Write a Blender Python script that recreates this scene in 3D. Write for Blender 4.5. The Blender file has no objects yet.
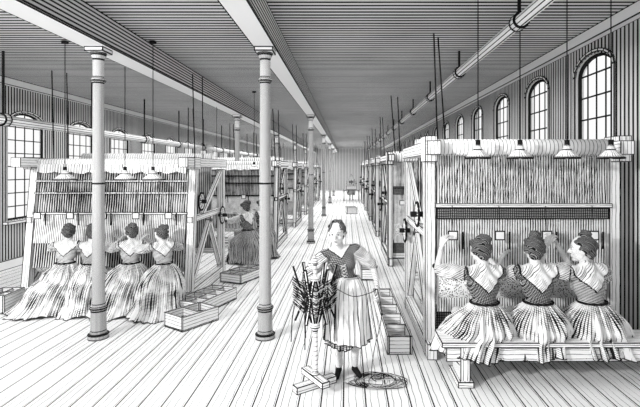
import bpy, bmesh, math, random
from mathutils import Vector, Matrix, noise
from mathutils.geometry import tessellate_polygon
random.seed(7)
sc=bpy.context.scene
COL=sc.collection
V=Vector
pi=math.pi

# ---------------------------------------------------------------- materials
def lines_mat(name, base=0.85, ink=0.02, sets=(), edge=0.0, rough=0.9, mottled=0.0, msc=8.0):
    """sets: (src, axis, spacing, width_fraction, distortion, breakup)"""
    m=bpy.data.materials.new(name); m.use_nodes=True
    nt=m.node_tree; N=nt.nodes; L=nt.links
    N.clear()
    out=N.new('ShaderNodeOutputMaterial'); b=N.new('ShaderNodeBsdfPrincipled')
    b.inputs['Roughness'].default_value=rough
    b.inputs['Specular IOR Level'].default_value=0.1
    L.new(b.outputs[0],out.inputs[0])
    def M(op,a,c=None):
        n=N.new('ShaderNodeMath'); n.operation=op
        for i,x in enumerate((a,c)):
            if x is None: continue
            if isinstance(x,(int,float)): n.inputs[i].default_value=x
            else: L.new(x,n.inputs[i])
        return n.outputs[0]
    tc=N.new('ShaderNodeTexCoord')
    so=N.new('ShaderNodeSeparateXYZ'); L.new(tc.outputs['Object'],so.inputs[0])
    at=N.new('ShaderNodeAttribute'); at.attribute_name='uvm'
    sb=N.new('ShaderNodeSeparateXYZ'); L.new(at.outputs['Vector'],sb.inputs[0])
    masks=[]
    for (src,axis,sp,lw,dist,brk) in sets:
        s=so if src=='obj' else sb
        if isinstance(axis,int): c=s.outputs[axis]
        else:
            c=M('ADD',M('ADD',M('MULTIPLY',s.outputs[0],axis[0]),M('MULTIPLY',s.outputs[1],axis[1])),M('MULTIPLY',s.outputs[2],axis[2]))
        if dist>0:
            n=N.new('ShaderNodeTexNoise'); n.inputs['Scale'].default_value=5.0; n.inputs['Detail'].default_value=1.0
            L.new(tc.outputs['Object'],n.inputs['Vector'])
            c=M('ADD',c,M('MULTIPLY',n.outputs[0],dist))
        f=M('FRACT',M('DIVIDE',M('ADD',c,100.0),sp))
        w=lw
        if brk>0:
            n=N.new('ShaderNodeTexNoise'); n.inputs['Scale'].default_value=msc; n.inputs['Detail'].default_value=2.0
            L.new(tc.outputs['Object'],n.inputs['Vector'])
            w=M('MULTIPLY',M('ADD',1.0,M('MULTIPLY',M('SUBTRACT',n.outputs[0],0.5),brk*6)),lw)
        masks.append(M('LESS_THAN',f,w))
    if edge>0:
        ad=N.new('ShaderNodeAttribute'); ad.attribute_name='dim'
        sd=N.new('ShaderNodeSeparateXYZ'); L.new(ad.outputs['Vector'],sd.inputs[0])
        e=M('MINIMUM',M('MINIMUM',sb.outputs[0],M('SUBTRACT',sd.outputs[0],sb.outputs[0])),
            M('MINIMUM',sb.outputs[1],M('SUBTRACT',sd.outputs[1],sb.outputs[1])))
        masks.append(M('LESS_THAN',e,edge))
    if mottled>0:
        v=N.new('ShaderNodeTexVoronoi'); v.inputs['Scale'].default_value=msc
        L.new(tc.outputs['Object'],v.inputs['Vector'])
        masks.append(M('LESS_THAN',v.outputs[0],mottled))
    if masks:
        k=masks[0]
        for x in masks[1:]: k=M('MAXIMUM',k,x)
        mx=N.new('ShaderNodeMix'); mx.data_type='RGBA'
        mx.inputs[6].default_value=(base,base,base,1); mx.inputs[7].default_value=(ink,ink,ink,1)
        L.new(k,mx.inputs[0]); L.new(mx.outputs[2],b.inputs['Base Color'])
    else: b.inputs['Base Color'].default_value=(base,base,base,1)
    return m

WOOD=lines_mat('pale_wood',0.9,ink=.01,sets=[('box',1,0.045,0.12,0.02,0.25)],edge=0.009)
WOODM=lines_mat('grey_yarn',0.5,sets=[('box',1,0.035,0.4,0.01,0.15)],edge=0.008)  # mid-grey lined tone for some of the yarn strands
FARW=lines_mat('far_wood',0.86,ink=.01,sets=[('box',1,0.06,0.2,0.0,0.1)],edge=0.018)
INK=lines_mat('black_iron',0.012)
IRON=lines_mat('cast_iron',0.62,sets=[('box',0,0.0157,0.40,0.0,0.0)],edge=0.012)
PIPE=lines_mat('shaft_iron',0.82,sets=[('box',0,0.05,0.22,0.0,0.0)],edge=0.012)
FLOOR=lines_mat('floor_boards',0.9,ink=.01,sets=[('obj',0,0.21,0.065,0.0,0.0),('obj',0,0.07,0.06,0.03,0.6)],msc=1.2)
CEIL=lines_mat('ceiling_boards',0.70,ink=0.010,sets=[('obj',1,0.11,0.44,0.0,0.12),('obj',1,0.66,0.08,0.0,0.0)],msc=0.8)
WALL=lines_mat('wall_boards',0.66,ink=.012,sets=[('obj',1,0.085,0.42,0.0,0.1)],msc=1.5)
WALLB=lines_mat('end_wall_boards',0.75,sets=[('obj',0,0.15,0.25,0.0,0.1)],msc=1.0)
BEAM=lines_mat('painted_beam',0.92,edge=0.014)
BEAMS=lines_mat('hatched_beam_side',0.75,sets=[('box',1,0.05,0.42,0.0,0.0)],edge=0.014)  # dense hatch lines darken the beam sides; the underside plate stays plain
WARP=lines_mat('warp_threads',0.86,ink=.01,sets=[('obj',0,0.03,0.36,0.01,0.35)],msc=7)
WARPD=lines_mat('dark_warp',0.66,ink=.01,sets=[('obj',0,0.040,0.58,0.01,0.3)],msc=3)
CARPET_SHADE=lines_mat('carpet_and_shade',0.3,ink=.01,sets=[('obj',0,0.022,0.5,0.0,0.1),('obj',2,0.03,0.3,0.02,0)],edge=0.012)  # woven carpet band, also the dark fill for shade below the roll
PILE=lines_mat('yarn_pile',0.75,mottled=0.36,msc=50)
CLOTH=lines_mat('white_cloth',0.85,sets=[('obj',0,0.045,0.2,0.02,0.4)],msc=9)
SHADE=lines_mat('enamel_shade',0.9,sets=[('box',0,0.03,0.2,0,0.0)],edge=0.008)
SKIN=lines_mat('skin',0.74,sets=[('obj',(0.3,0.2,1.0),0.013,0.12,0.01,0.9)],msc=12)
FACE=lines_mat('face_skin',0.78,sets=[('obj',(0.4,0.1,1.0),0.012,0.05,0.01,2.2)],msc=14)
HAIR=lines_mat('dark_hair',0.24,ink=0.008,sets=[('obj',(0.7,0.5,0.6),0.010,0.60,0.07,0.1)],msc=12)
BODICE=lines_mat('dark_bodice',0.42,ink=0.012,sets=[('obj',(0.25,0.1,1.0),0.016,0.5,0.01,0.15),('obj',(1,0.2,-0.4),0.022,0.3,0.01,0)],msc=8)
BODICE2=lines_mat('grey_bodice',0.60,ink=0.012,sets=[('obj',(0.25,0.1,1.0),0.016,0.44,0.01,0.2)],msc=8)
BODICE3=lines_mat('pale_bodice',0.70,ink=0.012,sets=[('obj',(0.25,0.1,1.0),0.020,0.40,0.01,0.3)],msc=8)
SLEEVE=lines_mat('blouse_linen',0.74,sets=[('obj',(0.5,0.3,1.0),0.018,0.26,0.03,0.7)],msc=9)
KERCH=lines_mat('kerchief_linen',0.78,sets=[('obj',(0.8,0.2,-0.8),0.022,0.12,0.03,1.5)],msc=7)
SKIRT=lines_mat('skirt_cloth',0.76,ink=.012,sets=[('box',0,0.026,0.22,0.04,1.3),('obj',(0.3,0.0,1),0.02,0.11,0.03,2.2)],msc=5)
SKIRTD=lines_mat('skirt_dark_cloth',0.6,sets=[('box',0,0.024,0.34,0.02,0.4),('obj',2,0.02,0.28,0.02,0.3)],msc=6)
APRON=lines_mat('apron_linen',0.84,sets=[('box',0,0.04,0.10,0.02,0.9)],msc=5)
EYEW=lines_mat('eye_white',0.85)
LIP=lines_mat('lips',0.25)
WHITE=lines_mat('white_trim',0.85)

# ---------------------------------------------------------------- mesh builder
class MB:
    def __init__(s): s.v=[];s.f=[];s.m=[];s.uv=[];s.dm=[];s.sm=[]
    def face(s,idx,uv,dim,m,sm=False):
        s.f.append(idx);s.uv.append(uv);s.dm.append(dim);s.m.append(m);s.sm.append(sm)
    def box(s,c,size,m=0,R=None):
        c=V(c);h=[x/2 for x in size];n=len(s.v)
        for sx in(-1,1):
            for sy in(-1,1):
                for sz in(-1,1):
                    p=V((sx*h[0],sy*h[1],sz*h[2]))
                    if R is not None:p=R@p
                    s.v.append(c+p)
        for q in((0,1,3,2),(4,6,7,5),(0,4,5,1),(2,3,7,6),(0,2,6,4),(1,5,7,3)):
            idx=[n+i for i in q]
            a=(s.v[idx[1]]-s.v[idx[0]]).length;b=(s.v[idx[2]]-s.v[idx[1]]).length
            if a>=b: uv=[(0,0),(a,0),(a,b),(0,b)];d=(a,b)
            else: uv=[(0,0),(0,a),(b,a),(b,0)];d=(b,a)
            s.face(idx,uv,d,m)
    def beam(s,p0,p1,w,t,m=0,up=(0,0,1)):
        p0=V(p0);p1=V(p1);d=p1-p0;l=d.length;d.normalize();u=V(up)
        if abs(d.dot(u))>0.98:u=V((0,1,0))
        x=d.cross(u).normalized();z=x.cross(d).normalized()
        R=Matrix((x,d,z)).transposed()
        s.box((p0+p1)/2,(w,l,t),m,R)
    def lathe(s,o,ax,prof,seg=16,m=0,cap=True,sm=True):
        o=V(o);ax=V(ax).normalized()
        t=V((1,0,0)) if abs(ax.x)<0.9 else V((0,1,0))
        a=ax.cross(t).normalized();b=ax.cross(a)
        n=len(s.v)
        for (r,h) in prof:
            for i in range(seg):
                th=2*pi*i/seg
                s.v.append(o+ax*h+(a*math.cos(th)+b*math.sin(th))*r)
        rm=max(r for r,h in prof)
        for k in range(len(prof)-1):
            dl=math.hypot(prof[k+1][0]-prof[k][0],prof[k+1][1]-prof[k][1])
            for i in range(seg):
                j=(i+1)%seg
                u0=2*pi*rm*i/seg+10;u1=2*pi*rm*(i+1)/seg+10
                s.face([n+k*seg+i,n+k*seg+j,n+(k+1)*seg+j,n+(k+1)*seg+i],[(u0,0),(u1,0),(u1,dl),(u0,dl)],(1000,dl if dl>0.05 else 1000),m,sm)
        if cap:
            for k,rev in((0,True),(len(prof)-1,False)):
                idx=[n+k*seg+i for i in range(seg)]
                if rev:idx.reverse()
                s.face(idx,[(10,10)]*seg,(1000,1000),m)
    def cyl(s,p0,p1,r0,r1=None,seg=12,m=0,cap=True):
        p0=V(p0);p1=V(p1);d=p1-p0
        s.lathe(p0,d,[(r0,0),(r0 if r1 is None else r1,d.length)],seg,m,cap)
    def cap(s,p0,r0,p1,r1,seg=12,m=0):
        p0=V(p0);p1=V(p1);d=p1-p0;l=d.length
        if l<1e-5:d=V((0,0,1));l=1e-5
        pr=[]
        for a in(-89,-60,-30): pr.append((r0*math.cos(math.radians(a)),r0*math.sin(math.radians(a))))
        pr.append((r0,0));pr.append((r1,l))
        for a in(30,60,89): pr.append((r1*math.cos(math.radians(a)),l+r1*math.sin(math.radians(a))))
        s.lathe(p0,d,pr,seg,m)
    def ell(s,c,rad,R=None,m=0,seg=16,rings=10):
        k0=len(s.v)
        pr=[(math.cos(-pi/2+pi*i/rings) if 0<i<rings else 0.02,math.sin(-pi/2+pi*i/rings)) for i in range(rings+1)]
        s.lathe((0,0,0),(0,0,1),pr,seg,m)
        c=V(c)
        for i in range(k0,len(s.v)):
            p=s.v[i];p=V((p.x*rad[0],p.y*rad[1],p.z*rad[2]))
            if R is not None:p=R@p
            s.v[i]=c+p
    def tube(s,pts,r,m=0,seg=6,closed=False):
        pts=[V(p) for p in pts];n=len(pts);b0=len(s.v)
        for i,p in enumerate(pts):
            if closed:t=pts[(i+1)%n]-pts[i-1]
            else:t=pts[min(i+1,n-1)]-pts[max(i-1,0)]
            t.normalize()
            u=V((0,0,1)) if abs(t.z)<0.9 else V((1,0,0))
            a=t.cross(u).normalized();b=t.cross(a)
            for k in range(seg):
                th=2*pi*k/seg;s.v.append(p+(a*math.cos(th)+b*math.sin(th))*r)
        for i in range(n if closed else n-1):
            j=(i+1)%n
            for k in range(seg):
                q=(k+1)%seg
                s.face([b0+i*seg+k,b0+i*seg+q,b0+j*seg+q,b0+j*seg+k],[(10,10)]*4,(1000,1000),m,True)
    def ring(s,c,ax,R,r,m=0,n=28,seg=6):
        ax=V(ax).normalized();t=V((1,0,0)) if abs(ax.x)<0.9 else V((0,1,0))
        a=ax.cross(t).normalized();b=ax.cross(a);c=V(c)
        s.tube([c+(a*math.cos(2*pi*i/n)+b*math.sin(2*pi*i/n))*R for i in range(n)],r,m,seg,True)
    def quad(s,a,b,c,d,m=0):
        n=len(s.v);s.v+= [V(a),V(b),V(c),V(d)]
        w=(s.v[n+1]-s.v[n]).length;h=(s.v[n+2]-s.v[n+1]).length
        s.face([n,n+1,n+2,n+3],[(0,0),(w,0),(w,h),(0,h)],(w,h),m)
    def mesh(s,name,mats):
        me=bpy.data.meshes.new(name)
        me.from_pydata([tuple(p) for p in s.v],[],s.f)
        for m in mats: me.materials.append(m)
        a=me.attributes.new('uvm','FLOAT_VECTOR','CORNER');d=me.attributes.new('dim','FLOAT_VECTOR','CORNER')
        ua=[];da=[]
        for uv,dm in zip(s.uv,s.dm):
            for q in uv: ua+= [q[0],q[1],0];da+=[dm[0],dm[1],0]
        a.data.foreach_set('vector',ua);d.data.foreach_set('vector',da)
        me.polygons.foreach_set('material_index',s.m)
        me.polygons.foreach_set('use_smooth',s.sm)
        me.update();return me
    def obj(s,name,mats,parent=None,loc=(0,0,0),rz=0):
        me=s.mesh(name,mats)
        return place(name,me,parent,loc,rz)
def place(name,me,parent=None,loc=(0,0,0),rz=0):
    o=bpy.data.objects.new(name,me);COL.objects.link(o);o.location=loc;o.rotation_euler=(0,0,rz)
    if parent:o.parent=parent
    return o
def empty(name,loc=(0,0,0),rz=0):
    o=bpy.data.objects.new(name,None);COL.objects.link(o);o.location=loc;o.rotation_euler=(0,0,rz);o.empty_display_size=0.2
    return o

# ---------------------------------------------------------------- room
XL,XR,YB,ZC=-7.4,3.5,45.0,4.15
Y0=-1.5
b=MB();b.box(((XL+XR)/2,(Y0+YB)/2,-0.1),(XR-XL+0.6,YB-Y0,0.2));b.obj('floor',[FLOOR])
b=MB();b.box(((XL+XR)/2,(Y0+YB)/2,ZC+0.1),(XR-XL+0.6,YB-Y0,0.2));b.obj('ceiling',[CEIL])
b=MB();b.box(((XL+XR)/2,YB+0.1,ZC/2),(XR-XL,0.2,ZC-0.01));b.obj('wall_back',[WALLB])
def arch(c,w,z0,z1,n=10):
    r=w/2;rise=r*0.55
    pts=[(c-r,z0),(c+r,z0),(c+r,z1-rise)]
    for i in range(1,n): 
        a=pi*i/n;pts.append((c+r*math.cos(a),z1-rise+rise*math.sin(a)))
    pts.append((c-r,z1-rise));return pts
wn=[0]
TH=0.12
def wall(name,x,out,wins,w,z0,z1):
    outer=[(Y0,0.0),(YB,0.0),(YB,ZC),(Y0,ZC)]
    loops=[outer]+[arch(c,w,z0,z1) for c in wins]
    tris=tessellate_polygon([[V((p[0],p[1],0)) for p in l] for l in loops])
    flat=[p for l in loops for p in l]
    me=bpy.data.meshes.new(name);vs=[(x,p[0],p[1]) for p in flat]+[(x+out*TH,p[0],p[1]) for p in flat]
    n=len(flat);fs=[tuple(t) for t in tris]+[tuple(i+n for i in t) for t in tris]
    n0=len(fs)
    k=0
    for l in loops:
        m=len(l)
        for i in range(m):
            j=(i+1)%m;fs.append((k+i,k+j,k+j+n,k+i+n))
        k+=m
    me.from_pydata(vs,[],fs);me.materials.append(WALL);me.materials.append(WHITE)
    me.polygons.foreach_set('material_index',[0]*n0+[1]*(len(fs)-n0));me.update();place(name,me)
    for c in wins:
        b=MB();xx=x+out*0.05
        pts=arch(c,w-0.03,z0+0.015,z1-0.015)
        for i in range(len(pts)):
            p=pts[i];q=pts[(i+1)%len(pts)]
            b.beam((xx,p[0],p[1]),(xx,q[0],q[1]),0.05,0.04,0,up=(1,0,0))
        r=(w-0.03)/2;rise=(w/2)*0.55
        def top(y):
            t=(y-c)/r;return z1-0.02-rise+rise*math.sqrt(max(0,1-t*t))
        for i in range(1,4):
            y=c-r+2*r*i/4;b.beam((xx,y,z0),(xx,y,top(y)),0.022,0.012,0,up=(1,0,0))
        nr=8
        for i in range(1,nr):
            z=z0+(z1-rise-z0)*i/(nr-1);b.beam((xx,c-r,z),(xx,c+r,z),0.022,0.012,0,up=(1,0,0))
        xi=x-out*0.01
        pts=arch(c,w+0.08,z0-0.04,z1+0.04)
        for i in range(1,len(pts)):
            p=pts[i];q=pts[(i+1)%len(pts)]
            b.beam((xi,p[0],p[1]),(xi,q[0],q[1]),0.05,0.03,1,up=(1,0,0))
        b.box((x-out*0.05,c,z0-0.05),(0.12,w+0.24,0.07),1)
        wn[0]+=1;b.obj('window_%d'%wn[0],[INK,BEAM])
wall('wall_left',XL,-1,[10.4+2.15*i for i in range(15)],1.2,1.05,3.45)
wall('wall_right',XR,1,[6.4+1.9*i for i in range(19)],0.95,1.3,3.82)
b=MB();b.box((XL+0.02,(Y0+YB)/2,0.1),(0.04,YB-Y0,0.2));b.obj('baseboard_left',[BEAM])
b=MB();b.box((XR-0.02,(Y0+YB)/2,0.1),(0.04,YB-Y0,0.2));b.obj('baseboard_right',[BEAM])
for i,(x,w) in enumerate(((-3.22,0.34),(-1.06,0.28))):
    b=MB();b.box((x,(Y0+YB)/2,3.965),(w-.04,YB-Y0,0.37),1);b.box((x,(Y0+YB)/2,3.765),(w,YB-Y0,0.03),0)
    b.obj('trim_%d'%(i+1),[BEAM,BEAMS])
b=MB();b.box((XL+0.06,(Y0+YB)/2,ZC-0.08),(0.12,YB-Y0,0.16));b.obj('trim_3',[BEAM])
b=MB();b.box((XR-0.06,(Y0+YB)/2,ZC-0.08),(0.12,YB-Y0,0.16));b.obj('trim_4',[BEAM])

# columns
def column(x,y):
    b=MB()
    b.lathe((x,y,0),(0,0,1),[(0.125,0),(0.125,0.05),(0.11,0.06)],24,1)
    prof=[(0.105,0.06),(0.095,0.10),(0.092,0.36),(0.102,0.38),(0.102,0.41),(0.078,0.44),(0.072,2.0),(0.066,3.3),(0.084,3.31),(0.084,3.35),(0.066,3.37),(0.068,3.60),(0.092,3.66),(0.096,3.69)]
    b.lathe((x,y,0),(0,0,1),prof,24,0)
    b.ring((x,y,0.055),(0,0,1),0.12,0.009,2);b.ring((x,y,0.395),(0,0,1),0.102,0.007,2)
    b.ring((x,y,3.33),(0,0,1),0.084,0.007,2);b.ring((x,y,3.68),(0,0,1),0.096,0.006,2)
    b.box((x,y,3.72),(0.24,0.24,0.058),3)
    b.obj('cast_iron_column',[IRON,IRON,INK,BEAM])
for y in (5.83,13.2,20.6,28,35.4):
    column(-3.22,y);column(-1.06,y)

# line shafts
def shaft(x,z,r,y1,hg):
    b=MB()
    b.cyl((x,Y0+0.5,z),(x,y1,z),r,seg=20,m=0)
    y=2.2
    while y<y1:
        b.lathe((x,y,z),(0,1,0),[(r*1.3,0),(r*1.3,0.12)],20,0);b.ring((x,y,z),(0,1,0),r*1.3,0.010,1);b.ring((x,y+0.12,z),(0,1,0),r*1.3,0.010,1)
        if hg: b.beam((x,y+0.06,z+r),(x,y+0.06,ZC-.012),0.03,0.03,1)
        y+=2.6
    b.obj('line_shaft',[PIPE,INK])
shaft(1.86,3.78,0.065,40,True)
shaft(-5.7,3.0,0.08,40,True)

# ---------------------------------------------------------------- looms
def loom(name,loc,W,D,H,aisle,style,far=False):
    b=MB();P=0.13
    yt=0.0 if style=='R' else 0.22      # the left looms lean back at the top
    for x in(0,W):
        if style=='R': b.box((x,0.05,H*0.47),(P,P,H*0.94))
        else: b.beam((x,-0.02,0),(x,yt+.03,H*.96),P,P,up=(0,1,0))
        b.box((x,D,H*0.45),(P,P,H*0.9))
        b.box((x,D/2,0.09),(P*.9,D+0.3,0.18));b.box((x,D/2,H*0.55),(P*0.7,D-0.1,0.10))
        b.box((x,D/2-0.05,H-0.13),(P*1.2,D+0.4,0.16))
        b.beam((x,0.1,0.25),(x,D*0.62,H*0.54),0.08,0.09);b.beam((x,D*0.35,H*0.56),(x,D-0.05,H-0.3),0.07,0.08)
        b.beam((x,D-0.1,0.25),(x,D*0.55,H*0.52),0.08,0.09)
    b.box((W/2,D,H-0.12),(W,P,0.14));b.box((W/2,D,0.5),(W,0.08,0.12))
    b.box((W/2,0.14,0.2),(W,0.08,0.16))
    rr=.095 if style=='R' else .06
    b.cyl((-0.02,yt-0.04,H-0.12),(W+0.02,yt-0.04,H-0.12),rr,seg=20,m=1)
    for x in(-0.02,W+0.02): b.box((x,yt-0.03,H-0.14),(0.14,0.3,0.3 if style=='R' else .2))
    b.box((W/2,yt+0.08,H-0.26),(W,0.06,0.06))
    b.cyl((0.05,D*0.8,H-0.02),(W-0.05,D*0.8,H-0.02),0.09,seg=16,m=1)
    yf=0.0
    if style=='R':
        b.quad((0.08,yf,1.78),(W-0.08,yf,1.78),(W-0.08,yf+0.02,H-0.2),(0.08,yf+0.02,H-0.2),2)
        b.box((W/2,-0.02,1.76),(W-0.1,0.06,0.05),1)
        b.box((W/2,0.0,1.665),(W-0.14,0.03,0.13),4)
        b.quad((0.08,0.03,0.5),(W-0.08,0.03,0.5),(W-0.08,0.03,1.62),(0.08,0.03,1.62),2)
        b.cyl((0.1,0.2,0.80),(W-0.1,0.2,0.80),0.22,seg=20,m=5)
        b.box((W/2,0.12,0.4),(W-0.14,0.05,0.3),4)  # dark sheet whose colour stands in for the shade under the roll
        for i in range(60):
            x=0.14+(W-0.28)*i/59;dx=random.uniform(-0.08,0.08)
            b.cyl((x+dx,-0.045,1.79),(x,-0.09,H-0.2),0.0028,seg=3,m=3,cap=False)
    else:
        b.quad((0.08,0,0.55),(W-0.08,0,0.55),(W-0.08,yt+0.02,H-0.14),(0.08,yt+0.02,H-0.14),6)
        def yy(z): return (yt+.02)*(z-.55)/(H-.69)
        b.quad((0.08,yy(.95)-.03,0.95),(W-0.08,yy(.95)-.03,0.95),(W-0.08,yy(1.42)-.03,1.42),(0.08,yy(1.42)-.03,1.42),2)
        for z in(1.44,1.78,1.98): b.box((W/2,yy(z)-0.04,z),(W-0.1,0.04,0.035),1)
        ns=60
        n=len(b.v)
        for i in range(ns+1):
            x=0.08+(W-0.16)*i/ns
            zz=H-0.27-0.035*abs(math.sin(i*0.45))-0.02*random.random()
            b.v+=[V((x,yt-0.085-.008*math.sin(i*1.9),H-0.15)),V((x,yt-0.10-.012*math.sin(i*1.9),zz))]
        for i in range(ns):
            b.face([n+2*i,n+2*i+1,n+2*i+3,n+2*i+2],[(10,10)]*4,(1000,1000),7,True)
        for i in range(70):
            x=.12+(W-.24)*i/69;dx=random.uniform(-.07,.07)
            b.cyl((x+dx,yy(1.46)-.05,1.46),(x,yt-.07,H-.2),.003,seg=3,m=3,cap=False)
        b.cyl((0.1,0.22,0.6),(W-0.1,0.22,0.6),0.17,seg=20,m=5)
    b.quad((0.08,D*0.8,0.6),(W-0.08,D*0.8,0.6),(W-0.08,D*0.8,H-0.1),(0.08,D*0.8,H-0.1),6)
    nc=4 if style=='R' else 5
    for i in range(nc):
        x=W*(i+0.45)/nc
        b.box((x,-0.1,1.42),(0.12,0.012,0.11),8);b.cyl((x,-0.1,1.47),(x,-0.06,1.76 if style=='R' else 1.84),0.004,seg=4,m=3)
        b.box((x+0.12,-0.08,1.36),(0.02,0.012,0.2),3)
    xa=(W+0.1) if aisle else -0.1
    for (y,z,r) in((0.35,1.62,0.15),(D-0.25,1.25,0.17)):
        b.ring((xa,y,z),(1,0,0),r,0.016,3);b.ring((xa,y,z),(1,0,0),r*0.8,0.010,0)
        for k in range(6):
            a=pi*k/3;b.cyl((xa,y,z),(xa,y+r*math.cos(a),z+r*math.sin(a)),0.010,seg=6,m=0)
        b.lathe((xa-0.08,y,z),(1,0,0),[(0.035,0),(0.035,0.16)],10,3)
    for (xx,yy_) in((0.15,0.3),(0.28,0.45)) if not aisle else ((0.25,0.3),(0.38,0.5),(W-0.1,0.6),(W-0.02,0.8)):
        b.cyl((xx,yy_,H-0.1),(xx-0.1+random.uniform(0,0.08),yy_+0.1,3.9),0.010 if not far else 0.014,seg=5,m=3)
    wd=FARW if far else WOOD
    b.obj(name,[wd,wd,WARP,INK,CARPET_SHADE,PILE,WARPD,CLOTH,BEAM],loc=loc)
loom('carpet_loom',(0.98,5.3,0),2.17,1.8,2.56,0,'R')
for y in(10.2,14.6,19.0,23.4,28): loom('carpet_loom',(0.98,y,0),2.3,1.9,2.56,0,'R',True)
loom('carpet_loom',(-5.3,7.45,0),2.68,1.9,2.42,1,'L')
for i,y in enumerate((12.3,16.8,21.2,25.6,30)): loom('carpet_loom',(-4.7,y,0),2.75,1.9,2.45,1,'L',True)

# ---------------------------------------------------------------- pendant lamps
def lamp(x,y,z,s=1.0):
    b=MB()
    b.lathe((x,y,z),(0,0,1),[(0.135*s,0),(0.13*s,0.015),(0.05*s,0.09),(0.035*s,0.13),(0.02*s,0.15)],20,0,cap=False)
    b.ring((x,y,z),(0,0,1),0.134*s,0.012,1)
    b.ell((x,y,z+0.03),(0.03,0.03,0.045),m=2)
    b.cyl((x,y,z+0.11),(x,y,z+0.2),0.028,seg=8,m=1);b.cyl((x,y,z+0.2),(x,y,ZC-.02),0.006,seg=6,m=1)
    b.lathe((x,y,ZC-0.04),(0,0,1),[(0.05,0),(0.05,0.03)],12,1)
    b.obj('pendant_lamp',[SHADE,INK,EYEW])
for px in(478,520,567,611): lamp((px-347)*4.95/450,4.95,2.31)
for px in(65,125,153): lamp((px-347)*6.9/450,6.9,2.02,1.15)
lamp(-2.35,11.4,2.15);lamp(-3.3,11.4,2.15)

# ---------------------------------------------------------------- crates and bench
def crate(name,loc,rz,L,W,Hh,nx,ny):
    b=MB();t=0.025
    b.box((0,0,t/2),(W,L,t),1)  # bottom coloured dark so the cells read dark; no carpet lies here
    for s in(-1,1):
        b.box((s*(W/2-t/2),0,Hh/2),(t,L,Hh));b.box((0,s*(L/2-t/2),Hh/2),(W-2*t,t,Hh))
    for i in range(1,nx): b.box((-W/2+W*i/nx,0,Hh/2),(t,L-2*t,Hh-0.02))
    for i in range(1,ny): b.box((0,-L/2+L*i/ny,Hh/2),(W-2*t,t,Hh-0.01))
    for i in range(nx):
        for j in range(ny):
            x=-W/2+W*(i+.5)/nx;y=-L/2+L*(j+.5)/ny;r=min(W/nx,L/ny)*0.36
            b.lathe((x,y,t),(0,0,1),[(r,0),(r,Hh*0.45)],12,2)
    b.obj(name,[WOOD,CARPET_SHADE,INK],loc=loc,rz=rz)
crate('spool_tray',(0.60,6.35,0),0.02,2.1,0.3,0.22,1,5)
crate('spool_tray',(0.40,9.6,0),0.02,1.6,0.3,0.22,1,4)
crate('spool_crate',(-2.25,7.2,0),-0.35,0.95,0.5,0.2,2,4)
crate('spool_crate',(-2.2,6.38,0),-0.6,0.6,0.42,0.2,1,2)
crate('spool_crate',(-2.05,9.0,0),-0.4,0.9,0.5,0.18,2,3)
crate('spool_crate',(-5.35,7.0,0),0.1,0.5,0.35,0.28,2,2)
crate('spool_crate',(0.2,22,0),0.1,1.0,0.5,0.3,1,2)

def bench(loc,L,D,Hh,legs):
    b=MB()
    b.box((L/2,D/2,Hh-0.025),(L,D,0.05))
    for x in legs:
        b.box((x,D/2,(Hh-0.05)/2),(0.10,D*0.9,Hh-0.05))
        b.beam((x-0.18,D*0.2,Hh-0.06),(x-.02,D*0.2,Hh-0.24),0.04,0.06)
        b.box((x,D/2,0.03),(0.16,D*1.05,0.06))
    b.box((L/2,D*0.12,Hh-0.13),(L-0.1,0.03,0.14))
    b.obj('weaver_bench',[WOOD],loc=loc)
bench((0.95,4.5,0),2.5,0.38,0.45,[0.24,2.35])
bench((-4.8,6.8,0),2.2,0.3,0.43,[0.2,1.1,2.0])

# ---------------------------------------------------------------- people
def remesh(mb,vox,smooth=3):
    me=mb.mesh('tmp',[SKIN]);o=bpy.data.objects.new('tmp',me);COL.objects.link(o)
    m=o.modifiers.new('r','REMESH');m.mode='VOXEL';m.voxel_size=vox
    s=o.modifiers.new('s','SMOOTH');s.factor=0.5;s.iterations=smooth
    dg=bpy.context.evaluated_depsgraph_get();dg.update()
    ev=o.evaluated_get(dg);r=ev.to_mesh()
    vs=[v.co.copy() for v in r.vertices];fs=[tuple(p.vertices) for p in r.polygons];ns=[v.normal.copy() for v in r.vertices]
    ev.to_mesh_clear();bpy.data.objects.remove(o);bpy.data.meshes.remove(me)
    return vs,fs,ns
class Acc:
    def __init__(s): s.v=[];s.f=[];s.m=[]
    def add(s,vs,fs,fm):
        n=len(s.v);s.v+=vs
        for f in fs:
            s.f.append(tuple(i+n for i in f));c=sum((vs[i] for i in f),V())/len(f);s.m.append(fm(c) if callable(fm) else fm)
    def obj(s,name,mats,parent,zm,thick=0):
        me=bpy.data.meshes.new(name);me.from_pydata([tuple(zm(p)) for p in s.v],[],s.f)
        for m in mats: me.materials.append(m)
        me.polygons.foreach_set('material_index',s.m);me.polygons.foreach_set('use_smooth',[True]*len(s.f));me.update()
        return place(name,me,parent)
def elbow(sh,ha,a,b,pole):
    d=ha-sh;l=min(d.length,(a+b)*0.995);u=d.normalized();ha=sh+u*l
    x=(a*a-b*b+l*l)/(2*l);h=math.sqrt(max(0,a*a-x*x))
    p=V(pole);p=(p-u*p.dot(u)).normalized()
    return sh+u*x+p*h,ha
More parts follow.
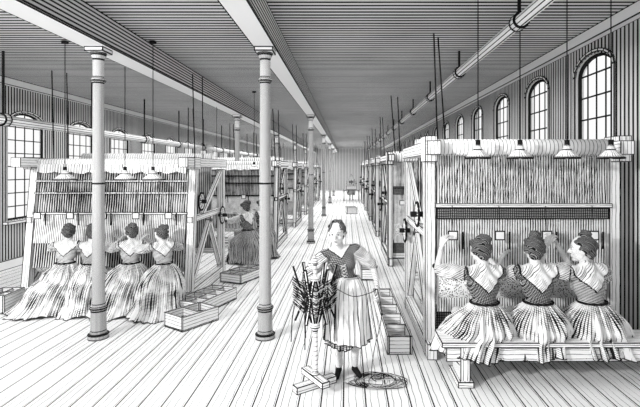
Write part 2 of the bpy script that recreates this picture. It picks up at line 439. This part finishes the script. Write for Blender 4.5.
def hand(mb,w,d,n,side,s=1.0):
    d=d.normalized();n=(n-d*n.dot(d)).normalized();bb=d.cross(n).normalized()
    Ls=[.060,.072,.067,.052]
    for i in range(4):
        o=(i-1.5)
        k=w+d*(.085-0.004*abs(o))*s+bb*o*.0215*s
        mb.cap(w+d*.012*s+bb*o*.011*s,.013*s,k,.0115*s,10)
        L=Ls[i]*s;dd=(d+bb*o*0.10).normalized()
        p1=k+(dd*math.cos(.45)+n*math.sin(.45))*L*.5
        p2=p1+(dd*math.cos(1.1)+n*math.sin(1.1))*L*.32
        p3=p2+(dd*math.cos(1.5)+n*math.sin(1.5))*L*.25
        mb.cap(k,.0090*s,p1,.0082*s,8);mb.cap(p1,.0082*s,p2,.0074*s,8);mb.cap(p2,.0074*s,p3,.0062*s,8)
    t0=w+d*.028*s+bb*side*.022*s;t1=t0+(d*.65+bb*side*.75)*.045*s;t2=t1+(d*.9+n*.45)*.03*s
    mb.cap(t0,.013*s,t1,.0098*s,8);mb.cap(t1,.0098*s,t2,.0078*s,8)

def loft(rings,amp,npl,seed,levels=34,seg=200,th0=0,th1=2*pi,off=0.0,hem=0.02):
    rnd=random.Random(seed)
    ph=[rnd.uniform(0,6.28) for _ in range(6)]
    def samp(t):
        x=t*(len(rings)-1);i=min(int(x),len(rings)-2);f=x-i
        p0=rings[max(i-1,0)];p1=rings[i];p2=rings[i+1];p3=rings[min(i+2,len(rings)-1)]
        return [0.5*((2*b)+(-a+c)*f+(2*a-5*b+4*c-d)*f*f+(-a+3*b-3*c+d)*f**3) for a,b,c,d in zip(p0,p1,p2,p3)]
    b=MB();closed=(th1-th0)>6.28
    ns=seg if closed else seg+1
    for j in range(levels+1):
        t=j/levels;z,cx,cy,rx,ry=samp(t)
        for i in range(ns):
            th=th0+(th1-th0)*i/seg
            wv=th+0.22*math.sin(2*th+ph[3])+0.10*t*math.sin(3*th+ph[4])+.12*math.sin(2.5*t+ph[2])
            a1=math.sin(npl*wv+ph[0]+1.2*t*math.sin(th+ph[5]))
            q=noise.noise(V((math.cos(th)*3.2+seed,math.sin(th)*3.2,t*1.6)))
            q2=noise.noise(V((math.cos(th)*9+seed,math.sin(th)*9,t*2.2+5)))
            ridge=1-2*abs(a1)**.8
            fine=math.sin(round(npl*2.3)*wv+ph[1]+t*2)*(1-t)*.5
            a=amp*((0.25+t**0.8)*((.55+.9*max(-.3,q))*ridge+1.1*q2+.5*q)+.35*fine*(.3+t))
            zz=z+hem*t*t*(math.sin(3*th+ph[2])+.5*math.sin(7*th+ph[1]))
            b.v.append(V((cx+(rx+a+off)*math.cos(th),cy+(ry+a+off)*math.sin(th),max(zz,.006))))
    rm=sum(r[3] for r in rings)/len(rings)
    for j in range(levels):
        for i in range(seg):
            k=(i+1)%ns if closed else i+1
            u0=rm*(th1-th0)*i/seg+10;u1=rm*(th1-th0)*(i+1)/seg+10
            b.face([j*ns+i,j*ns+k,(j+1)*ns+k,(j+1)*ns+i],[(u0,10),(u1,10),(u1,11),(u0,11)],(1000,1000),0,True)
    b.hem=[levels*ns+i for i in range(ns)]
    return b

def woman(loc,yaw,k=1.0,seated=True,lean=0.12,side=0.0,hy=0,hp=0.15,hL=(-.22,.46,1.02),hR=(.22,.46,1.02),pole=(1,-.25,-.75),
          rings=None,skirt=None,bod=None,npl=8,amp=0.036,seed=1,fine=True,apron=False,bun=1,ker=True):
    root=empty('weaver_woman',loc,yaw)
    SE=0.45
    def zm(p):
        z=(SE+(p.z-SE)*k if p.z>SE else p.z) if seated else p.z*k
        return V((p.x*k,p.y*k,z))
    hip=V((0,0,.54 if seated else .86))
    T=Matrix.Translation(hip)@Matrix.Rotation(-lean,4,'X')@Matrix.Rotation(side,4,'Y')
    Ti=T.inverted();R3=T.to_3x3()
    def t(x,y,z): return T@V((x,y,z))
    sh={-1:t(-.165,0,.455),1:t(.165,0,.455)}
    el={};wr={}
    for s,h in((-1,hL),(1,hR)):
        h=V(h);e,w=elbow(sh[s],h,.27,.235,(s*pole[0],pole[1],pole[2]));el[s]=e;wr[s]=w
    B=MB()
    B.cap(t(0,0,0),.095,t(0,0,.16),.070);B.cap(t(0,0,.16),.070,t(0,0,.36),.085)
    B.cap(t(-.12,0,.44),.042,t(.12,0,.44),.042)
    B.cap(t(0,-.005,.44),.052,t(0,.02,.60),.045,14)
    for s in(-1,1):
        B.cap(sh[s],.045,el[s],.038);B.cap(el[s],.038,wr[s],.024)
        if seated:
            B.cap(hip+V((s*.08,0,0)),.085,V((s*.11,.40,.52)),.06);B.cap(V((s*.11,.40,.52)),.055,V((s*.11,.36,.10)),.035)
            B.cap(V((s*.11,.34,.045)),.035,V((s*.12,.48,.035)),.03)
        else:
            B.cap(hip+V((s*.08,0,0)),.10,V((s*.09,.02,.47)),.062);B.cap(V((s*.09,.02,.47)),.058,V((s*.085,-.01,.10)),.036)
            B.cap(V((s*.085,-.03,.045)),.036,V((s*.12,.12,.032)),.028)
    A=Acc();vs,fs,ns=remesh(B,.011,3)
    A.add(vs,fs,lambda c:1 if c.z<(.085) else 0)
    Hd=MB()
    for s in(-1,1):
        d=(wr[s]-el[s]).normalized()
        n=V((-s*0.6,0.1,-0.5)) if seated else V((-s*.5,0.2,-.6))
        Hd.cap(wr[s]-d*.05,.026,wr[s]+d*.01,.021,10)
        bb=d.cross((n-d*n.dot(d)).normalized()).normalized()
        sd=1 if bb.dot(V((0,0,1)))>0 else -1
        hand(Hd,wr[s],d,n,sd,1.12)
    vs,fs,ns=remesh(Hd,.004 if fine else .007,2);A.add(vs,fs,0)
    hs=1.14
    Hm=T@Matrix.Translation((0,.025,.66))@Matrix.Rotation(-side,4,'Y')@Matrix.Rotation(lean,4,'X')@Matrix.Rotation(hy,4,'Z')@Matrix.Rotation(-hp,4,'X')@Matrix.Scale(hs,4)
    Rh=Hm.to_3x3()
    def E(mb,c,r,m=0): mb.ell(Hm@V(c),r,Rh,m)
    def C(mb,a,ra,c,rc): mb.cap(Hm@V(a),ra*hs,Hm@V(c),rc*hs,10)
    F=MB()
    E(F,(0,-.005,.025),(.070,.088,.085));E(F,(0,.022,-.025),(.058,.062,.078))
    E(F,(0,.052,-.083),(.026,.024,.020));C(F,(-.035,.01,-.055),.022,(0,.048,-.078),.024);C(F,(.035,.01,-.055),.022,(0,.048,-.078),.024)
    C(F,(0,.078,.012),.008,(0,.098,-.022),.0125);E(F,(-.011,.088,-.026),(.009,.010,.007));E(F,(.011,.088,-.026),(.009,.010,.007))
    C(F,(-.045,.060,.026),.011,(-.012,.076,.024),.011);C(F,(.045,.060,.026),.011,(.012,.076,.024),.011)
    for s in(-1,1):
        E(F,(s*.036,.055,-.025),(.022,.020,.022));E(F,(s*.073,-.002,-.005),(.010,.020,.030))
    E(F,(0,.077,-.049),(.022,.013,.006));E(F,(0,.075,-.059),(.018,.013,.007))
    C(F,(0,-.01,-.06),.045,(0,-.03,-.12),.045)
    vs,fs,ns=remesh(F,.0045 if fine else .008,2);A.add(vs,fs,2)
    A.obj('body',[SKIN,INK,FACE],root,zm)
    G=MB()
    for s in(-1,1):
        E(G,(s*.027,.0725,.006),(.014,.010,.0075),0);E(G,(s*.027,.081,.005),(.0055,.004,.0060),1)
        for q in range(4): E(G,(s*(.016+.009*q),.0815-.0035*q,.028+.002*math.sin(q)),(.006,.004,.0022),1)
        E(G,(s*.027,.080,.0125),(.014,.004,.0014),1)
    E(G,(0,.0865,-.054),(.017,.004,.0020),1);E(G,(0,.085,-.060),(.012,.005,.003),2)
    me=Acc();me.v=G.v;me.f=[tuple(f) for f in G.f];me.m=G.m;me.obj('face_features',[EYEW,INK,LIP],root,zm)
    Hh=MB()
    E(Hh,(0,-.026,.030),(.080,.087,.088));E(Hh,(0,-.05,-.02),(.062,.055,.065))
    for s in(-1,1): E(Hh,(s*.045,.008,.062),(.036,.05,.034));E(Hh,(s*.066,-.02,.01),(.02,.04,.045))
    if bun==1: E(Hh,(0,-.10,.085),(.048,.036,.045));E(Hh,(0,-.045,.105),(.05,.05,.03))
    elif bun==2: E(Hh,(0,-.03,.125),(.046,.046,.034));E(Hh,(0,-.095,.03),(.04,.03,.03))
    else: E(Hh,(0,-.10,.0),(.05,.038,.042));E(Hh,(0,-.03,.10),(.055,.055,.025))
    vs,fs,ns=remesh(Hh,.006 if fine else .01,1)
    A2=Acc();vs=[v+n*(.004*math.sin(140*(v.x*.6+v.z*.8)+20*v.y)) for v,n in zip(vs,ns)];A2.add(vs,fs,0);A2.obj('hair',[HAIR],root,zm)
    D=MB()
    def TE(c,r): D.ell(t(*c),r,R3)
    TE((0,0,.10),(.125,.10,.10));TE((0,0,.19),(.118,.092,.13));TE((0,0,.34),(.152,.108,.155))
    TE((-.07,.075,.33),(.062,.05,.06));TE((.07,.075,.33),(.062,.05,.06))
    D.cap(t(-.13,-.005,.445),.060,t(.13,-.005,.445),.060);D.cap(t(0,-.015,.45),.07,t(0,-.008,.50),.060)
    for s in(-1,1):
        D.cap(t(0,-.01,.49),.048,sh[s],.055)
        e=el[s];m=sh[s].lerp(e,.5)
        D.cap(sh[s],.064,m,.076);D.cap(m,.076,sh[s].lerp(e,.86),.062)
        D.cap(sh[s].lerp(e,.86),.060,e.lerp(wr[s],.08),.047)
    vs,fs,ns=remesh(D,.008,3)
    def slu(p):
        for s in(-1,1):
            ax=el[s]-sh[s];u=(p-sh[s]).dot(ax)/ax.length_squared
            if u>0.0 and (p-sh[s]-ax*min(u,1)).length<.105 and abs((Ti@p).x)>.135: return s,u
        return 0,0
    def kd(p):
        q=Ti@p
        s,u=slu(p)
        if not ker:
            return -1
        lim=min(.055-(p-sh[s]).length if s else 1,.175-abs(q.x))
        if q.y<0.0: return min(lim,(q.z-.275-1.0*abs(q.x))*.75)
        return min(lim,max(min(q.z-.40,.07-abs(abs(q.x)-.09+ (q.z-.40)*.2)),q.z-.47))
    nv=[]
    for v,n in zip(vs,ns):
        s,u=slu(v)
        if kd(v)>0: v=v+n*(.009+.005*math.sin(70*abs(v.x)+50*v.z))
        elif s:
            v=v+n*(.008*math.sin(85*v.z+40*v.x*s)*math.sin(9*u)+.004*math.sin(130*v.y+70*v.z))
        nv.append(v)
    def fm(c):
        d=kd(c)
        if d>.008:return 2
        if d>-.003:return 3
        s,u=slu(c)
        if s: return 3 if (u<.035 or u>1.08) else 1
        if not ker:
            q=Ti@c
            e=q.z-(.40+.9*abs(q.x) if q.y>0 else .45)
            if e>.014: return 4
            if e>0: return 3
        return 0
    A3=Acc();A3.add(nv,fs,fm)
    A3.obj('bodice_and_blouse',[bod or BODICE,SLEEVE,KERCH,INK,FACE],root,zm)
    sk=loft(rings,amp,npl,seed)
    sk.v=[zm(p) for p in sk.v]
    hm=[sk.v[i] for i in sk.hem];sk.tube(hm,.006,1,5,True)
    o=sk.obj('skirt',[skirt or SKIRT,INK],root)
    w=MB();z,cx,cy,rx,ry=rings[0];w.tube([zm(V((cx+(rx+.006)*math.cos(a),cy+(ry+.006)*math.sin(a),z))) for a in [2*pi*i/40 for i in range(40)]],.012,0,8,True);w.obj('waistband',[INK if not apron else KERCH],root)
    if apron:
        ap=loft(rings,amp*.7,npl,seed+3,th0=pi*.17,th1=pi*.83,off=.035,seg=70)
        ap.v=[zm(p+V((0,0,.10*max(0,(.8-p.z)))) ) for p in ap.v]
        n=71
        ap.tube([ap.v[j*n] for j in range(35)],.005,1,5);ap.tube([ap.v[j*n+70] for j in range(35)],.005,1,5);ap.tube([ap.v[34*n+i] for i in range(71)],.005,1,5)
        o=ap.obj('apron',[APRON,INK],root)
        lc=MB()
        for i in range(4):
            z=.21+.035*i;y=.118
            lc.tube([zm(t(-.03,y,z)),zm(t(.03,y,z+.03))],.004,0,5);lc.tube([zm(t(.03,y,z)),zm(t(-.03,y,z+.03))],.004,0,5)
        lc.obj('bodice_lacing',[KERCH],root)
    return root

def seat_rings(hem,dx=0,dy=0,sp=1.0):
    top=[(.73,0,.02,.125,.105),(.68,0,.02,.175,.16),(.60,dx*.1,.04,.255,.24),(.50,dx*.2,.08,.31,.33)]
    if hem>.2: return top+[(.42,dx*.5,.10+dy*.5,.32*sp,.345),(hem,dx,.10+dy,.33*sp,.37)]
    return top+[(.38,dx*.45,.08+dy*.4,.31*sp,.36),(.16,dx*.75,.07+dy*.8,.33*sp,.38),(hem,dx,.06+dy,.40*sp,.43)]

# right-hand bench
YR=4.78
woman((1.47,YR,0),0.15,1.15,hy=.1,hL=(-.31,.30,1.20),hR=(.22,.40,1.06),pole=(1,-.1,-1.0),rings=seat_rings(.27,-.10,0,1.1),seed=3,bun=1)
woman((2.04,YR,0),0.0,1.16,hy=-.2,hL=(-.20,.42,1.04),hR=(.31,.30,1.20),pole=(1,-.1,-1.0),rings=seat_rings(.27,0,0,.95),seed=5,bun=2)
woman((2.62,YR,0),0.15,1.17,hy=1.0,side=-.06,hL=(-.30,.26,1.20),hR=(.2,.42,1.0),pole=(1,-.1,-1.0),rings=seat_rings(.27,.05,0,1.1),seed=8,bun=2,bod=BODICE2,hp=.05)
# left-hand bench
YL=6.98
woman((-4.38,YL,0),0.15,1.0,hy=.2,lean=.18,rings=seat_rings(.02,-.28,-.12,1.2),seed=11,bun=3,bod=BODICE3)
woman((-3.98,YL-.02,0),0.0,.98,hy=.1,rings=seat_rings(.02,-.05,-.10,.9),seed=12,bun=1,bod=BODICE2)
woman((-3.36,YL,0),0.35,1.0,hy=.4,lean=.22,rings=seat_rings(.02,-.20,-.10,1.05),seed=13,bun=1,bod=BODICE3)
woman((-2.83,YL,0),0.65,.98,hy=.6,lean=.28,hL=(-.24,.42,1.08),rings=seat_rings(.02,-.15,-.22,1.1),seed=14,bun=1,bod=BODICE3)
for x,y in((-2.3,10.5),(-2.05,11.1)):
    b=MB();b.lathe((x,y,.41),(0,0,1),[(.17,0),(.17,.04)],16,0)
    for k in range(3):
        a=2*pi*k/3;b.cyl((x+.1*math.cos(a),y+.1*math.sin(a),.42),(x+.17*math.cos(a),y+.17*math.sin(a),0),.02,seg=8)
    b.obj('stool',[FARW])
woman((-2.3,10.5,0),1.1,1.1,hy=.3,rings=seat_rings(.02,0,0,.9),seed=21,fine=False,skirt=SKIRTD)
woman((-2.05,11.1,0),0.9,1.12,hy=.3,rings=seat_rings(.02,0,0,.9),seed=22,fine=False,skirt=SKIRTD)
stand=[(1.04,0,.0,.12,.10),(.97,0,0,.165,.14),(.85,0,0,.205,.19),(.6,0,0,.225,.21),(.36,0,0,.245,.23)]
woman((.3,31,0),pi,1.05,seated=False,lean=.05,hL=(-.15,.3,1.1),hR=(.15,.3,1.1),rings=stand,seed=31,fine=False)
b=MB();b.box((.3,30.3,.72),(1.1,.6,.06));b.box((.3,30.3,.88),(.7,.4,.25))
for x in(-.2,.8):
    for y in(30.05,30.55): b.box((x,y,.345),(.07,.07,.69))
b.obj('packing_table',[FARW])
woman((0.0,4.8,0),pi+.12,1.0,seated=False,lean=.03,side=.17,hy=-.3,hp=.1,hL=(-.30,.16,.97),hR=(.30,.24,1.02),pole=(1,-.3,-.7),
      rings=stand,seed=41,apron=True,skirt=SKIRTD,bun=3,amp=.024,ker=False,bod=BODICE)

# yarn swift with its skein
x0,y0=-.32,4.52
sw=empty('yarn_swift',(0,0,0))
b=MB()
R=Matrix.Rotation(.6,3,'Z')
b.box((x0,y0,.035),(.46,.09,.07),0,R);b.box((x0,y0,.10),(.09,.42,.06),0,R)
b.lathe((x0,y0,.07),(0,0,1),[(.045,0),(.045,.06),(.028,.09),(.028,.5),(.034,.52),(.024,.55),(.02,1.16),(.03,1.17),(.015,1.23)],14,0)
b.lathe((x0,y0,.60),(0,0,1),[(.05,0),(.05,.05)],14,0);b.lathe((x0,y0,1.06),(0,0,1),[(.045,0),(.045,.05)],14,0)
tips=[]
n=6
for i in range(n):
    a=2*pi*i/n+.15;c,s=math.cos(a),math.sin(a)
    lo=V((x0+.2*c,y0+.2*s,.68));hi=V((x0+.22*c,y0+.22*s,1.22));tips.append((lo,hi))
    b.beam((x0+.03*c,y0+.03*s,.63),hi,.028,.018,0);b.beam((x0+.03*c,y0+.03*s,1.08),lo,.028,.018,0)
b.obj('reel_stand',[WOOD],parent=sw)
b=MB()
for q in range(12):
    f=q/11
    pts=[]
    for i in range(n):
        lo,hi=tips[i];lo2,hi2=tips[(i+1)%n]
        m=lo.lerp(hi,.30+.5*f);o=V((x0,y0,m.z));p=o+(m-o)*(1.04+random.uniform(-.02,.03));pts.append(p)
        m2=lo2.lerp(hi2,.30+.5*f);mid=(m+m2)/2;mid.z-=.09+random.uniform(-.01,.01);mid=V((x0,y0,mid.z))+(mid-V((x0,y0,mid.z)))*.72;pts.append(mid)
    b.tube(pts,.0055,0 if q%3 else 1,4,True)
for q in range(9):
    i=q%n;lo,hi=tips[i];p=lo.lerp(hi,.3)
    dx=random.uniform(-.03,.03)
    b.tube([p,p+V((dx,-.02,-.15)),p+V((dx*1.5,-.01,-.3-random.uniform(0,.12)))],.005,0,4)
b.obj('yarn_skein',[INK,WOODM],parent=sw)
b=MB()
def curve(p,n=18):
    out=[];p=[V(q) for q in p]
    for i in range(len(p)-1):
        a=p[max(i-1,0)];c=p[i];d=p[i+1];e=p[min(i+2,len(p)-1)]
        for k in range(n):
            f=k/n;out.append(.5*((2*c)+(-a+d)*f+(2*a-5*c+4*d-e)*f*f+(-a+3*c-3*d+e)*f**3))
    out.append(p[-1]);return out
b.tube(curve([(-.12,4.51,1.0),(.05,4.46,.93),(.2,4.50,.94),(.31,4.57,.97)]),.004,0,5)
b.tube(curve([(.31,4.57,.97),(.35,4.56,.7),(.28,4.6,.35),(.25,4.6,.08),(.3,4.62,.01)]),.004,0,5)
for q in range(12):
    cx=.29+random.uniform(-.08,.08);cy=4.62+random.uniform(-.06,.06);rx=random.uniform(.12,.30);ry=random.uniform(.08,.20);ph=random.uniform(0,6)
    b.tube([(cx+rx*math.cos(t+ph)*(1+.06*math.sin(3*t)),cy+ry*math.sin(t+ph)*(1+.1*math.sin(2*t+q)),.008+.004*(q%4)) for t in [2*pi*i/40 for i in range(40)]],.0034,1 if q%3 else 0,5,True)
b.obj('yarn_coil',[INK,WOODM])

# ---------------------------------------------------------------- light, world, camera
w=bpy.data.worlds.new('sky');sc.world=w;w.use_nodes=True
w.node_tree.nodes['Background'].inputs[0].default_value=(1,1,1,1);w.node_tree.nodes['Background'].inputs[1].default_value=1.0
def area(name,loc,target,sx,sy,power):
    l=bpy.data.lights.new(name,'AREA');l.shape='RECTANGLE';l.size=sx;l.size_y=sy;l.energy=power
    o=bpy.data.objects.new(name,l);COL.objects.link(o);o.location=loc
    o.rotation_euler=(V(target)-V(loc)).to_track_quat('-Z','Y').to_euler();return o
area('overhead_fill_a',(-1.5,4.5,3.7),(-1.5,4.5,0),8,5,130)  # these overhead areas are added fill to brighten the hall, not fixtures
area('overhead_fill_b',(-2,13,3.7),(-2,13,0),9,8,400)
area('overhead_fill_c',(-2,24,3.7),(-2,24,0),9,10,680)
area('overhead_fill_d',(-2,37,3.7),(-2,37,0),9,10,680)
area('key_light',(-6.6,-0.9,3.9),(0.5,7,.3),0.5,0.5,800)
cam=bpy.data.cameras.new('camera');co=bpy.data.objects.new('camera',cam);COL.objects.link(co)
co.location=(0,0,2.2);co.rotation_euler=(pi/2,0,0)
cam.sensor_width=36;cam.lens=450/640*36;cam.shift_x=-27/640;cam.shift_y=-35.5/640;cam.clip_end=200
sc.camera=co
try: sc.view_settings.view_transform='Standard'
except Exception: pass
